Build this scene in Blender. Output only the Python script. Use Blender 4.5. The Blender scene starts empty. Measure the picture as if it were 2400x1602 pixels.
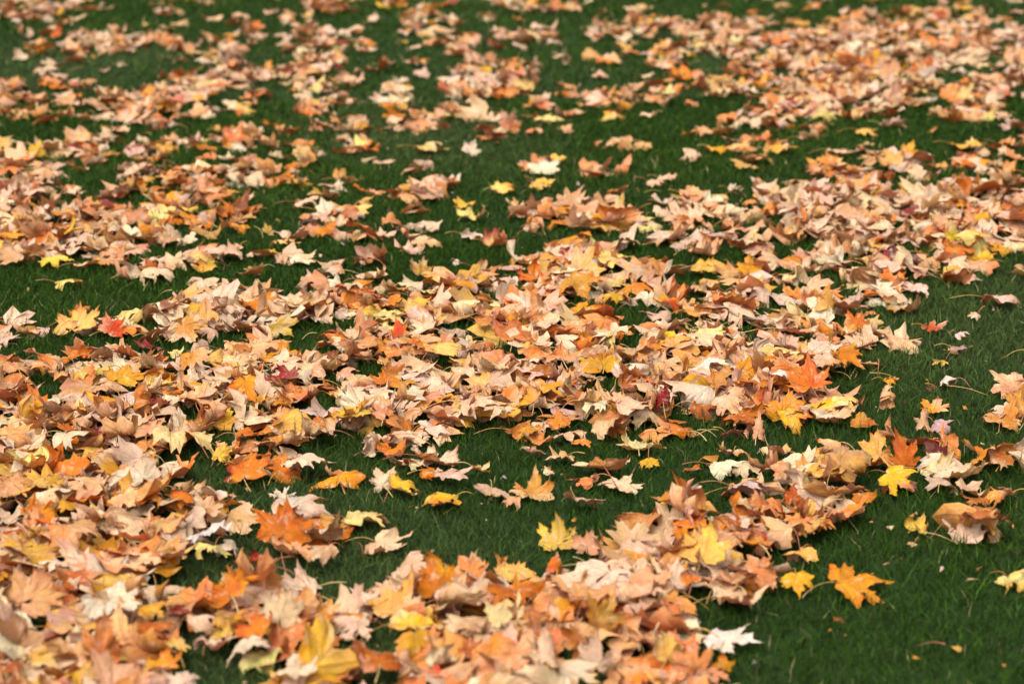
import bpy, math, random
import numpy as np
from mathutils import Matrix, Euler

# ------------------------------------------------------------------ camera
scene = bpy.context.scene
CAM_H, PITCH, FPX, IW, IH = 1.43, math.radians(16.0), 4956.0, 2400.0, 1602.0
cam_data = bpy.data.cameras.new('camera')
cam = bpy.data.objects.new('camera', cam_data)
scene.collection.objects.link(cam)
cam.location = (0, 0, CAM_H)
cam.rotation_euler = (math.pi / 2 - PITCH, 0, 0)
cam_data.sensor_fit = 'HORIZONTAL'
cam_data.sensor_width = 36.0
cam_data.lens = 36.0 * FPX / IW
cam_data.clip_start, cam_data.clip_end = 0.05, 2000.0
cam_data.dof.use_dof = True
cam_data.dof.focus_distance = 4.65
cam_data.dof.aperture_fstop = (cam_data.lens / 1000.0) / 0.021
cam_data.dof.aperture_blades = 7
scene.camera = cam

# ------------------------------------------------------------------ sky, sun, exposure (soft overcast light)
SUN_EL, SUN_AZ = math.radians(58), math.radians(-145)      # azimuth: from +Y towards +X
world = bpy.data.worlds.new('World'); scene.world = world
world.use_nodes = True
wn, wl = world.node_tree.nodes, world.node_tree.links
wn.clear()
sky = wn.new('ShaderNodeTexSky'); sky.sky_type = 'NISHITA'; sky.sun_disc = False
sky.sun_elevation, sky.sun_rotation = SUN_EL, SUN_AZ
sky.dust_density, sky.air_density, sky.ozone_density = 4.0, 1.0, 1.0
hs = wn.new('ShaderNodeHueSaturation'); hs.inputs['Saturation'].default_value = 0.10   # cloud cover greys the blue
bg = wn.new('ShaderNodeBackground'); bg.inputs['Strength'].default_value = 0.14
wo = wn.new('ShaderNodeOutputWorld')
wl.new(sky.outputs[0], hs.inputs['Color']); wl.new(hs.outputs[0], bg.inputs['Color']); wl.new(bg.outputs[0], wo.inputs['Surface'])
sun_data = bpy.data.lights.new('sun', 'SUN')
sun_data.energy, sun_data.angle, sun_data.color = 1.5, math.radians(38), (1.0, 0.93, 0.86)
sun = bpy.data.objects.new('sun', sun_data); scene.collection.objects.link(sun)
sun.rotation_euler = (math.pi / 2 - SUN_EL, 0, math.pi - SUN_AZ)
sun.location = (0, 0, 8)
scene.view_settings.view_transform = 'Standard'
scene.view_settings.look = 'None'
scene.view_settings.exposure = 1.05
scene.view_settings.gamma = 1.0
scene.view_settings.use_curve_mapping = False

rng = np.random.default_rng(7)
CP, SP = math.cos(PITCH), math.sin(PITCH)

def project(P):
    """world points -> photograph pixels and depth (used to measure sizes while placing leaves on the ground)"""
    P = np.asarray(P, float)
    x, y, z = P[..., 0], P[..., 1], P[..., 2] - CAM_H
    d = y * CP - z * SP
    u = y * SP + z * CP
    return IW / 2 + FPX * x / d, IH / 2 - FPX * u / d, d

def ground_at(px, py, z=0.0):
    a, b = (px - IW / 2) / FPX, (IH / 2 - py) / FPX
    dx, dy, dz = a, CP + b * SP, -SP + b * CP
    t = (z - CAM_H) / dz
    return dx * t, dy * t, t

def lawn_z(x, y):
    f = np.clip((14.0 - np.hypot(x, y - 7.0)) / 4.0, 0, 1)
    return f * (0.010 * np.sin(1.7 * x + 0.6 * y + 0.4) + 0.008 * np.sin(0.9 * y - 1.3 * x + 2.0))

def srgb(r, g, b):
    c = np.array([r, g, b], float) / 255.0
    return np.where(c <= 0.04045, c / 12.92, ((c + 0.055) / 1.055) ** 2.4)

# ------------------------------------------------------------------ materials
def node_mat(name):
    m = bpy.data.materials.new(name); m.use_nodes = True
    nt = m.node_tree; nt.nodes.clear()
    return m, nt, nt.nodes, nt.links

def math_node(nt, op, a, b=None, clamp=False):
    n = nt.nodes.new('ShaderNodeMath'); n.operation = op; n.use_clamp = clamp
    for i, v in enumerate((a, b)):
        if v is None: continue
        if isinstance(v, (int, float)): n.inputs[i].default_value = v
        else: nt.links.new(v, n.inputs[i])
    return n.outputs[0]

def mix_col(nt, fac, a, b, mode='MIX'):
    n = nt.nodes.new('ShaderNodeMix'); n.data_type = 'RGBA'; n.blend_type = mode
    for sock, v in ((n.inputs[0], fac), (n.inputs[6], a), (n.inputs[7], b)):
        if isinstance(v, (int, float)): sock.default_value = v
        elif isinstance(v, tuple): sock.default_value = v
        else: nt.links.new(v, sock)
    return n.outputs[2]

def noise(nt, vec, scale, detail=3.0, rough=0.55):
    n = nt.nodes.new('ShaderNodeTexNoise'); n.inputs['Scale'].default_value = scale
    n.inputs['Detail'].default_value = detail; n.inputs['Roughness'].default_value = rough
    nt.links.new(vec, n.inputs['Vector'])
    return n.outputs['Fac']

def map_range(nt, v, a, b, c=0.0, d=1.0):
    n = nt.nodes.new('ShaderNodeMapRange'); n.clamp = True
    nt.links.new(v, n.inputs[0])
    for i, k in enumerate((a, b, c, d)): n.inputs[i + 1].default_value = k
    return n.outputs[0]

def leaf_material():
    m, nt, N, L = node_mat('dry_leaf')
    col = N.new('ShaderNodeAttribute'); col.attribute_name = 'leaf_col'
    uv = N.new('ShaderNodeAttribute'); uv.attribute_name = 'leaf_uv'
    vn = N.new('ShaderNodeAttribute'); vn.attribute_name = 'leaf_vein'
    n1 = noise(nt, uv.outputs['Vector'], 3.2, 4.0, 0.6)
    n2 = noise(nt, uv.outputs['Vector'], 17.0, 3.0, 0.6)
    n3 = noise(nt, uv.outputs['Vector'], 26.0, 1.0, 0.4)
    hsv = N.new('ShaderNodeHueSaturation'); L.new(col.outputs['Color'], hsv.inputs['Color'])
    L.new(map_range(nt, n1, 0.3, 0.7, 0.76, 1.16), hsv.inputs['Value'])
    L.new(map_range(nt, n2, 0.3, 0.7, 1.14, 0.94), hsv.inputs['Saturation'])
    n0 = noise(nt, uv.outputs['Vector'], 1.7, 3.0, 0.6)
    L.new(map_range(nt, n0, 0.3, 0.7, 0.485, 0.512), hsv.inputs['Hue'])
    c = hsv.outputs[0]
    vein = map_range(nt, vn.outputs['Fac'], 0.80, 0.97)
    c = mix_col(nt, math_node(nt, 'MULTIPLY', vein, 0.52), c, (0.26, 0.11, 0.045, 1))
    # fine side veins: ripples across the leaf-plane angle
    wv = N.new('ShaderNodeTexWave'); wv.wave_type = 'BANDS'; wv.bands_direction = 'Y'
    wv.inputs['Scale'].default_value = 3.6; wv.inputs['Distortion'].default_value = 3.5
    wv.inputs['Detail'].default_value = 1.0; wv.inputs['Detail Scale'].default_value = 1.2
    L.new(uv.outputs['Vector'], wv.inputs['Vector'])
    side = map_range(nt, wv.outputs['Fac'], 0.86, 1.0)
    c = mix_col(nt, math_node(nt, 'MULTIPLY', side, 0.13), c, (0.25, 0.11, 0.05, 1))
    n4 = noise(nt, uv.outputs['Vector'], 5.5, 4.0, 0.65)
    c = mix_col(nt, map_range(nt, n4, 0.56, 0.70, 0.0, 0.34), c, (0.34, 0.15, 0.05, 1))
    n5 = noise(nt, uv.outputs['Vector'], 4.1, 2.0, 0.5)
    c = mix_col(nt, map_range(nt, n5, 0.58, 0.72, 0.0, 0.35), c, (0.82, 0.64, 0.47, 1))
    spot = math_node(nt, 'MULTIPLY', map_range(nt, n3, 0.665, 0.71), map_range(nt, n1, 0.42, 0.55))
    c = mix_col(nt, math_node(nt, 'MULTIPLY', spot, 0.75), c, (0.10, 0.040, 0.018, 1))
    bump = N.new('ShaderNodeBump'); bump.inputs['Strength'].default_value = 0.45; bump.inputs['Distance'].default_value = 0.003
    h = math_node(nt, 'ADD', math_node(nt, 'MULTIPLY', n2, 0.5), math_node(nt, 'MULTIPLY', vein, 0.55))
    h = math_node(nt, 'ADD', h, math_node(nt, 'MULTIPLY', side, 0.2))
    L.new(h, bump.inputs['Height'])
    p = N.new('ShaderNodeBsdfPrincipled'); p.inputs['Roughness'].default_value = 0.62
    p.inputs['Specular IOR Level'].default_value = 0.28
    t = N.new('ShaderNodeBsdfTranslucent')
    warm = mix_col(nt, 1.0, c, (1.0, 0.68, 0.42, 1), 'MULTIPLY')
    L.new(c, p.inputs['Base Color']); L.new(warm, t.inputs['Color'])
    L.new(bump.outputs[0], p.inputs['Normal']); L.new(bump.outputs[0], t.inputs['Normal'])
    mx = N.new('ShaderNodeMixShader'); mx.inputs[0].default_value = 0.36
    L.new(p.outputs[0], mx.inputs[1]); L.new(t.outputs[0], mx.inputs[2])
    o = N.new('ShaderNodeOutputMaterial'); L.new(mx.outputs[0], o.inputs['Surface'])
    return m

def stem_material():
    m, nt, N, L = node_mat('leaf_stem')
    col = N.new('ShaderNodeAttribute'); col.attribute_name = 'leaf_col'
    tc = N.new('ShaderNodeTexCoord')
    n = noise(nt, tc.outputs['Object'], 120.0)
    c = mix_col(nt, map_range(nt, n, 0.35, 0.7, 0.0, 0.5), col.outputs['Color'], (0.20, 0.09, 0.035, 1))
    p = N.new('ShaderNodeBsdfPrincipled'); p.inputs['Roughness'].default_value = 0.5
    L.new(c, p.inputs['Base Color'])
    o = N.new('ShaderNodeOutputMaterial'); L.new(p.outputs[0], o.inputs['Surface'])
    return m

def grass_material():
    m, nt, N, L = node_mat('grass_blade')
    col = N.new('ShaderNodeAttribute'); col.attribute_name = 'leaf_col'
    p = N.new('ShaderNodeBsdfPrincipled'); p.inputs['Roughness'].default_value = 0.65
    p.inputs['Specular IOR Level'].default_value = 0.07
    t = N.new('ShaderNodeBsdfTranslucent')
    L.new(col.outputs['Color'], p.inputs['Base Color']); L.new(col.outputs['Color'], t.inputs['Color'])
    mx = N.new('ShaderNodeMixShader'); mx.inputs[0].default_value = 0.28
    L.new(p.outputs[0], mx.inputs[1]); L.new(t.outputs[0], mx.inputs[2])
    o = N.new('ShaderNodeOutputMaterial'); L.new(mx.outputs[0], o.inputs['Surface'])
    return m

def lawn_material():
    m, nt, N, L = node_mat('lawn_soil')
    tc = N.new('ShaderNodeTexCoord')
    a = noise(nt, tc.outputs['Object'], 2.3, 4.0)
    b = noise(nt, tc.outputs['Object'], 90.0, 3.0, 0.7)
    c = mix_col(nt, map_range(nt, b, 0.3, 0.7), (0.014, 0.026, 0.009, 1), (0.030, 0.060, 0.016, 1))
    c = mix_col(nt, map_range(nt, a, 0.45, 0.7, 0.0, 0.5), c, (0.040, 0.050, 0.018, 1))
    bump = N.new('ShaderNodeBump'); bump.inputs['Strength'].default_value = 0.8; bump.inputs['Distance'].default_value = 0.02
    L.new(b, bump.inputs['Height'])
    p = N.new('ShaderNodeBsdfPrincipled'); p.inputs['Roughness'].default_value = 0.9
    p.inputs['Specular IOR Level'].default_value = 0.1
    L.new(c, p.inputs['Base Color']); L.new(bump.outputs[0], p.inputs['Normal'])
    o = N.new('ShaderNodeOutputMaterial'); L.new(p.outputs[0], o.inputs['Surface'])
    return m

MAT_LEAF, MAT_STEM, MAT_GRASS, MAT_LAWN = leaf_material(), stem_material(), grass_material(), lawn_material()

def mesh_from(name, V, T, mat, col=None, uv=None, vein=None, smooth=True, mat_index=None, mat2=None):
    V = np.ascontiguousarray(V, np.float32); T = np.ascontiguousarray(T, np.int32)
    me = bpy.data.meshes.new(name)
    me.vertices.add(len(V)); me.vertices.foreach_set('co', V.ravel())
    me.loops.add(T.size); me.loops.foreach_set('vertex_index', T.ravel())
    me.polygons.add(len(T)); me.polygons.foreach_set('loop_start', np.arange(0, T.size, 3, dtype=np.int32))
    me.materials.append(mat)
    if mat2 is not None:
        me.materials.append(mat2); me.polygons.foreach_set('material_index', np.ascontiguousarray(mat_index, np.int32))
    me.update(calc_edges=True)
    if smooth: me.polygons.foreach_set('use_smooth', np.ones(len(T), bool))
    if col is not None:
        a = me.attributes.new('leaf_col', 'FLOAT_COLOR', 'POINT')
        a.data.foreach_set('color', np.concatenate([col, np.ones((len(V), 1))], 1).astype(np.float32).ravel())
    if uv is not None:
        a = me.attributes.new('leaf_uv', 'FLOAT_VECTOR', 'POINT'); a.data.foreach_set('vector', uv.astype(np.float32).ravel())
    if vein is not None:
        a = me.attributes.new('leaf_vein', 'FLOAT', 'POINT'); a.data.foreach_set('value', vein.astype(np.float32))
    return me

def link(name, me, parent=None, loc=None):
    o = bpy.data.objects.new(name, me); scene.collection.objects.link(o)
    if parent is not None: o.parent = parent
    if loc is not None: o.location = loc
    return o

# ------------------------------------------------------------------ the ground
def build_lawn():
    near = np.linspace(-9, 9, 91)
    xs = np.concatenate([[-900, -300, -100, -40, -20], near, [20, 40, 100, 300, 900]])
    ys = np.concatenate([[-900, -300, -100, -40, -15], np.linspace(-4, 20, 121), [28, 45, 100, 300, 900]])
    X, Y = np.meshgrid(xs, ys)
    V = np.stack([X, Y, lawn_z(X, Y)], -1).reshape(-1, 3)
    w, h = len(xs), len(ys)
    i = (np.arange(h - 1)[:, None] * w + np.arange(w - 1)[None]).ravel()
    T = np.concatenate([np.stack([i, i + 1, i + w + 1], 1), np.stack([i, i + w + 1, i + w], 1)])
    o = link('lawn', mesh_from('lawn', V, T, MAT_LAWN))
    o['kind'] = 'structure'; o['label'] = 'mown green lawn under the fallen leaves'; o['category'] = 'lawn'
build_lawn()

# ------------------------------------------------------------------ leaf shape
HALF = np.array([  # right half of a maple leaf, stem joint at the origin, middle lobe along +y
 (0.055, 0.88), (0.105, 0.79), (0.245, 0.775), (0.225, 0.65), (0.24, 0.555), (0.29, 0.50), (0.36, 0.53), (0.43, 0.60),
 (0.51, 0.58), (0.72, 0.68), (0.645, 0.525), (0.745, 0.45), (0.635, 0.365), (0.555, 0.265), (0.635, 0.19), (0.73, 0.045),
 (0.53, -0.03), (0.44, -0.14), (0.25, -0.16), (0.10, -0.145), (0.02, -0.055)])
VEIN_ANG = np.radians([0.0, 47.0, -47.0, 87.0, -87.0])
LOW = [1, 2, 4, 5, 7, 9, 11, 13, 15, 17, 19]

def leaf_template(detail):
    half = HALF if detail > 0 else HALF[LOW]
    out = np.concatenate([[(0.0, 1.05)], half, [(0.0, -0.04)], (half * [-1, 1])[::-1]])
    # add a middle point on long edges for the big leaves
    if detail > 1:
        nxt = np.roll(out, -1, 0)
        mid = (out + nxt) / 2 * (1 + 0.03 * rng.standard_normal((len(out), 1)))
        out = np.stack([out, mid], 1).reshape(-1, 2)
    fr = {0: [0.5, 1.0], 1: [0.38, 0.72, 1.0], 2: [0.25, 0.5, 0.75, 0.9, 1.0]}[detail]
    n = len(out)
    uv = np.concatenate([[(0, 0.0)]] + [out * f for f in fr])
    edge = np.concatenate([[0.0]] + [np.full(n, f) for f in fr])
    tris = [(0, 1 + (k + 1) % n, 1 + k) for k in range(n)]
    for r in range(len(fr) - 1):
        a, b = 1 + r * n, 1 + (r + 1) * n
        for k in range(n):
            k2 = (k + 1) % n
            tris += [(a + k, a + k2, b + k2), (a + k, b + k2, b + k)]
    ang = np.arctan2(uv[:, 0], uv[:, 1])
    d = np.min(np.abs(ang[:, None] - VEIN_ANG[None]), 1)
    vein = np.clip(1 - d / np.radians(5.5 if detail > 1 else 8.0), 0, 1); vein[0] = 1
    ridge = np.cos(np.clip(d / np.radians(23), 0, 1) * math.pi)       # +1 on the veins, -1 between them
    return dict(uv=uv, edge=edge, tris=np.array(tris), vein=vein, ridge=ridge, n=n, last=1 + (len(fr) - 1) * n)
TPL = {k: leaf_template(k) for k in (0, 1, 2)}
for t in TPL.values():                                               # make the upper sheet face up
    a, b, c = (np.c_[t['uv'], np.zeros(len(t['uv']))][t['tris'][:, k]] for k in range(3))
    if np.cross(b - a, c - a)[:, 2].sum() < 0: t['tris'] = t['tris'][:, ::-1]

def bend(P, ang, off, kap, both=False):
    """roll the sheet round an axis at right angles to ang; keeps lengths"""
    if abs(kap) < 1e-3: return P
    d = np.array([math.cos(ang), math.sin(ang)]); q = np.array([-d[1], d[0]])
    s = P[:, :2] @ d - off; w = P[:, :2] @ q; z = P[:, 2]
    m = np.ones(len(s), bool) if both else s > 0
    R = 1.0 / kap
    s2 = np.where(m, (R - z) * np.sin(s * kap), s); z2 = np.where(m, R - (R - z) * np.cos(s * kap), z)
    s2 += off
    return np.stack([s2 * d[0] + w * q[0], s2 * d[1] + w * q[1], z2], 1)

def fold(P, ang, off, a):
    d = np.array([math.cos(ang), math.sin(ang)]); q = np.array([-d[1], d[0]])
    s = P[:, :2] @ d - off; w = P[:, :2] @ q; z = P[:, 2]
    m = s > 0
    s2 = np.where(m, s * math.cos(a) - z * math.sin(a), s) + off; z2 = np.where(m, s * math.sin(a) + z * math.cos(a), z)
    return np.stack([s2 * d[0] + w * q[0], s2 * d[1] + w * q[1], z2], 1)

def shaped_leaf(detail, form, r):
    """a leaf of unit length, dried and curled; returns the upper sheet's points"""
    t = TPL[detail]
    uv = t['uv'].copy()
    # individual outline: lobe lengths, asymmetry, ragged margin
    ang = np.arctan2(uv[:, 0], uv[:, 1])
    g = 1 + 0.10 * np.sin(ang * 1.0 + r.uniform(0, 6.3)) + 0.07 * np.sin(ang * 2.3 + r.uniform(0, 6.3)) + 0.05 * np.sin(ang * 5.1 + r.uniform(0, 6.3))
    jit = 1 + 0.035 * r.standard_normal(t['n'])
    reps = (len(uv) - 1) // t['n']
    g = g * np.concatenate([[1.0], np.tile(jit, reps)])
    for k in range(int(r.integers(0, 3))):                            # torn or withered stretches of the margin
        a = r.uniform(-2.6, 2.6); g = g * (1 - r.uniform(0.1, 0.4) * np.exp(-((ang - a) / r.uniform(0.12, 0.35)) ** 2))
    cut = r.uniform(-0.12, 0.06)                                      # deeper or shallower bays
    g = g * (1 + cut * (1 - t['ridge']) * 0.5)
    uv = uv * g[:, None] * [r.uniform(0.82, 1.12), 1.0]
    P = np.c_[uv - [0, 0.33], np.zeros(len(uv))]
    e = t['edge']
    pleat = {'F': 0.018, 'R': 0.02}.get(form, 0.032) * r.uniform(0.5, 1.5)
    P[:, 2] -= pleat * t['ridge'] * e
    amp = {'F': 0.026, 'R': 0.03, 'D': 0.038, 'C': 0.038, 'T': 0.032, 'W': 0.05}[form]
    for k in range(3):
        f = r.uniform(4, 9); a = r.uniform(0, 6.3)
        P[:, 2] += amp * (0.3 + 0.7 * e) * np.sin(f * (P[:, 0] * math.cos(a) + P[:, 1] * math.sin(a)) + r.uniform(0, 6.3)) / (1 + 0.4 * k)
    P[:, 2] += 0.018 * e * r.standard_normal(len(P))
    for k in range(3):                                                # fine dry crumpling
        f = r.uniform(11, 19); a = r.uniform(0, 6.3)
        P[:, 2] += 0.011 * np.sin(f * (P[:, 0] * math.cos(a) + P[:, 1] * math.sin(a)) + r.uniform(0, 6.3))
    U = r.uniform
    if form == 'F':
        P = bend(P, U(0, 6.3), 0, U(-0.55, 0.55), True)
        for a in VEIN_ANG: P = bend(P, math.pi / 2 - a + U(-0.3, 0.3), U(0.15, 0.38), U(-2.2, 2.2))
    elif form == 'W':
        P = bend(P, U(0, 6.3), U(-0.1, 0.1), r.choice([-1, 1]) * U(0.5, 1.4), True)
        for k in range(4): P = bend(P, U(0, 6.3), U(0.05, 0.35), r.choice([-1, 1]) * U(1.2, 3.4))
    elif form in 'DC':
        sg = -1 if form == 'D' else 1
        a0 = U(0, 6.3)
        for k in range(5):
            P = bend(P, a0 + k * 2 * math.pi / 5 + U(-0.4, 0.4), U(0.05, 0.3), sg * U(0.7, 2.6) * (1 if U() < 0.85 else -0.8))
    elif form == 'R':
        P = bend(P, r.choice([0.0, math.pi]) + U(-0.25, 0.25), 0, r.choice([-1, 1]) * U(2.6, 4.8), True)
        P = bend(P, U(0, 6.3), 0.1, U(-0.8, 0.8))
    elif form == 'T':
        k0 = r.choice([-1, 1])
        P = bend(P, U(-0.2, 0.2), 0.0, k0 * U(1.0, 2.2)); P = bend(P, math.pi + U(-0.2, 0.2), 0.0, k0 * U(1.0, 2.2))
        for k in range(3): P = bend(P, U(0, 6.3), U(0.15, 0.35), U(-2.4, 2.4))
    for k in range({'F': 1, 'R': 1, 'T': 1}.get(form, 2)):
        P = fold(P, U(0, 6.3), U(0.02, 0.34), r.choice([-1, 1]) * U(0.15, 0.75))
    return P

def rot(yaw, tilt, tdir, flip):
    """turn over, spin, then tip: tdir is the ground direction whose edge is raised"""
    M = Matrix.Identity(3)
    if flip: M = Euler((0, math.pi, 0)).to_matrix() @ M
    M = Matrix.Rotation(yaw - math.pi / 2, 3, 'Z') @ M
    axis = (math.sin(tdir), -math.cos(tdir), 0)
    M = Matrix.Rotation(tilt, 3, axis) @ M
    return np.array(M)

# ------------------------------------------------------------------ leaf colours: photographed look of the side in view, and its other side
COLS = {k: srgb(*v) for k, v in dict(
    gold=(230, 160, 44), yellow=(234, 196, 84), brightyellow=(234, 190, 56), goldyellow=(240, 186, 58), mustard=(210, 160, 32),
    ochre=(218, 156, 72), crimson=(142, 24, 32), darkcrimson=(98, 18, 26), redorange=(208, 80, 32), orange=(224, 130, 40),
    deeporange=(214, 110, 16), darkorange=(184, 98, 20), orangetan=(226, 152, 90), peachorange=(230, 146, 88), peach=(232, 178, 126), palepeach=(238, 200, 162),
    peachcream=(238, 198, 148), tan=(218, 168, 122), dusty=(218, 184, 156), palepink=(238, 208, 180), cream=(242, 212, 170),
    yellowcream=(240, 218, 136), goldcream=(238, 200, 114), goldpeach=(236, 184, 96), ivory=(242, 226, 190), white=(242, 230, 212), olive=(224, 206, 138),
    palegreen=(224, 216, 150), rust=(184, 104, 40), darkbrown=(84, 50, 32), grey=(170, 156, 142), lavender=(206, 178, 178), purple=(98, 46, 58),
    salmon=(218, 118, 74), yellowgreen=(214, 192, 28)).items()}
ALBEDO = 0.84
WORDS = dict(brightyellow='bright yellow', goldyellow='golden yellow', darkcrimson='dark crimson', redorange='red orange', deeporange='deep orange',
    darkorange='dark orange', orangetan='orange tan', peachorange='peach orange', palepeach='pale peach', peachcream='peach cream', dusty='dusty pink tan',
    palepink='pale pink', yellowcream='yellow cream', goldcream='cream gold', goldpeach='peach gold', olive='olive cream', palegreen='pale green', darkbrown='dark brown',
    yellowgreen='yellow green')
FORM_WORDS = dict(F='flat', W='wavy', D='domed', C='cupped', R='rolled', T='folded')
PALE = ('palepeach', 'palepink', 'peach', 'cream', 'dusty', 'tan')
FILL = [('palepeach', 16), ('palepink', 19), ('peach', 15), ('cream', 12), ('tan', 10), ('dusty', 8), ('orangetan', 9), ('peachorange', 6), ('orange', 8),
        ('gold', 4), ('goldpeach', 6), ('goldyellow', 2.5), ('yellowcream', 3), ('rust', 3), ('redorange', 0.7), ('crimson', 1.4), ('mustard', 1), ('ivory', 7)]
FILL_N = [k for k, _ in FILL]; FILL_P = np.array([p for _, p in FILL]); FILL_P = FILL_P / FILL_P.sum()
BACKS = ['palepeach', 'palepink', 'peach', 'tan', 'cream', 'dusty', 'cream', 'ivory']
FRONTS = ['orangetan', 'peachorange', 'orange', 'ochre', 'goldpeach', 'tan', 'peach', 'palepeach', 'tan']

class Leaf: pass

def colour_leaf(lf, r, colour, flip):
    """two colours per side with a soft irregular border from the middle to the margin"""
    t = TPL[lf.detail]
    names = colour.split('/')
    seen = COLS[names[0]]; rim = COLS[names[1]] if len(names) > 1 else None
    if names[0] in PALE or names[0] in ('ivory', 'white', 'palegreen', 'olive', 'lavender', 'grey'):
        other = COLS[str(r.choice(FRONTS))] * 0.55 + seen * 0.45
    else:
        other = COLS[str(r.choice(BACKS))] * 0.55 + seen * 0.45
    v = r.uniform(0.88, 1.10)
    def side(c, rim):
        dark = c.max() < 0.45
        c = c * v * (1 + 0.05 * r.standard_normal(3))
        named = rim is not None
        if rim is None:
            hue = COLS[str(r.choice(['orange', 'goldpeach', 'peachorange', 'palepeach', 'palepink', 'cream', 'gold', 'ivory', 'tan']))]
            mixr = r.uniform(0.25, 0.75) * (0.25 if names[0] in ('crimson', 'darkcrimson', 'purple', 'darkbrown') and c is not None and dark else 1.0); rim = c * (1 - mixr) + hue * mixr
        a, ph = r.uniform(0, 6.3), r.uniform(0, 6.3)
        g = 0.5 * t['edge'] + 0.35 * np.sin(5 * (t['uv'][:, 0] * math.cos(a) + t['uv'][:, 1] * math.sin(a)) + ph) + 0.1 * r.standard_normal(len(t['edge']))
        g = np.clip(g * 1.3 - 0.1, 0, 1)[:, None]
        if named: g = 0.85 * np.clip((t['edge'] - 0.5) / 0.5 + 0.5 * np.sin(3 * t['uv'][:, 0] + ph) - 0.15, 0, 1)[:, None]
        return np.clip(c * (1 - g) + rim * g, 0, 0.95) * ALBEDO
    front, back = side(seen, rim), side(other, None)
    if flip: front, back = back, front
    lf.cols = np.concatenate([front, back])
    lf.holes = None
    if lf.detail > 0 and r.uniform() < 0.16:
        inner = t['edge'][t['tris']].max(1) < 0.95
        cen = t['uv'][t['tris']].mean(1)
        keep = np.ones(len(t['tris']), bool)
        for k in range(int(r.integers(1, 4))):
            c0 = t['uv'][int(r.integers(1, len(t['uv'])))] * 0.75
            keep &= ~((np.hypot(*(cen - c0).T) < r.uniform(0.04, 0.10)) & inner)
        lf.holes = keep
    lf.colour = names[0]; lf.rim = names[1] if len(names) > 1 else None

def leaf_faces(lf):
    """upper and lower sheet joined along the margin into one thin closed body"""
    t = TPL[lf.detail]
    V, T = lf.V, t['tris']
    fn = np.cross(V[T[:, 1]] - V[T[:, 0]], V[T[:, 2]] - V[T[:, 0]])
    nrm = np.zeros_like(V)
    for k in range(3): np.add.at(nrm, T[:, k], fn)
    nrm /= np.linalg.norm(nrm, axis=1, keepdims=True) + 1e-12
    n = len(V)
    thick = 0.0007 * (1 - t['edge'])[:, None] + 0.00012
    VV = np.concatenate([V + nrm * thick * 0.5, V - nrm * thick * 0.5])
    if lf.holes is not None: T = T[lf.holes]
    TT = np.concatenate([T, T[:, ::-1] + n])
    a = t['last'] + np.arange(t['n']); b = np.roll(a, -1)
    rimt = np.concatenate([np.stack([a, a + n, b + n], 1), np.stack([a, b + n, b], 1)])
    uvv = np.c_[t['uv'], np.zeros(n)] + lf.seed_uv
    if lf.detail > 1: TT = np.concatenate([TT, rimt])
    return VV, TT, lf.cols, np.concatenate([uvv, uvv]), np.concatenate([t['vein'], t['vein']])

def stem_mesh(lf, r):
    """slender curved stalk from the leaf joint"""
    V = lf.V; p0 = V[0]
    base = V[1:1 + TPL[lf.detail]['n']]
    d = p0 - V.mean(0); d[2] *= 0.4
    d /= np.linalg.norm(d) + 1e-9
    Ls = lf.size * r.uniform(0.45, 1.0)
    side = np.array([-d[1], d[0], 0.0]) * r.uniform(-0.5, 0.5)
    k = np.linspace(0, 1, 7)[:, None]
    C = p0 + Ls * (d * k + side * k ** 2) + [0, 0, 0]
    zend = lawn_z(C[-1, 0], C[-1, 1]) + r.uniform(0.015, 0.045)
    C[:, 2] = p0[2] + (zend - p0[2]) * (k[:, 0] ** 1.4) + 0.008 * np.sin(k[:, 0] * math.pi)
    R = 0.0009 + 0.0005 * k[:, 0] ** 4
    u = np.cross(d, [0, 0, 1.0]); u /= np.linalg.norm(u) + 1e-9; w = np.cross(u, d)
    ring = [np.cos(a) * u + np.sin(a) * w for a in (0, 2.094, 4.189)]
    VV = (C[:, None] + R[:, None, None] * np.array(ring)[None]).reshape(-1, 3)
    T = []
    for i in range(6):
        for j in range(3):
            a, b = i * 3 + j, i * 3 + (j + 1) % 3
            T += [(a, b, b + 3), (a, b + 3, a + 3)]
    T += [(0, 2, 1), (18, 19, 20)]
    c = srgb(*[(206, 164, 84), (190, 120, 70), (196, 150, 60), (170, 96, 70), (216, 186, 120)][int(r.integers(5))]) * 0.8
    return VV, np.array(T), np.tile(c, (len(VV), 1))

# ------------------------------------------------------------------ height field the leaves settle on
CELL = 0.0115
GX0, GX1, GY0, GY1 = -4.6, 4.6, 2.0, 14.6
NX, NY = int((GX1 - GX0) / CELL), int((GY1 - GY0) / CELL)
_gx, _gy = np.meshgrid(GX0 + (np.arange(NX) + 0.5) * CELL, GY0 + (np.arange(NY) + 0.5) * CELL)
BASE = lawn_z(_gx, _gy)
TOP = BASE + 0.016                                       # leaves lie on the grass tips
LOWZ = np.full_like(TOP, 9.0)                            # lowest leaf over each cell, to press the grass down

def cells(P):
    return np.clip(((P[:, 1] - GY0) / CELL).astype(int), 0, NY - 1), np.clip(((P[:, 0] - GX0) / CELL).astype(int), 0, NX - 1)

def samples(V, T):
    return np.concatenate([V, V[T].mean(1)])

def rest_height(P, q):
    i, j = cells(P)
    return np.quantile(TOP[i, j] - P[:, 2], q)

def settle(P, cap):
    i, j = cells(P)
    z = np.minimum(P[:, 2], np.quantile(P[:, 2], 0.7) + 0.004)
    np.maximum.at(TOP, (i, j), np.minimum(z, BASE[i, j] + cap))
    np.minimum.at(LOWZ, (i, j), P[:, 2])

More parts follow.
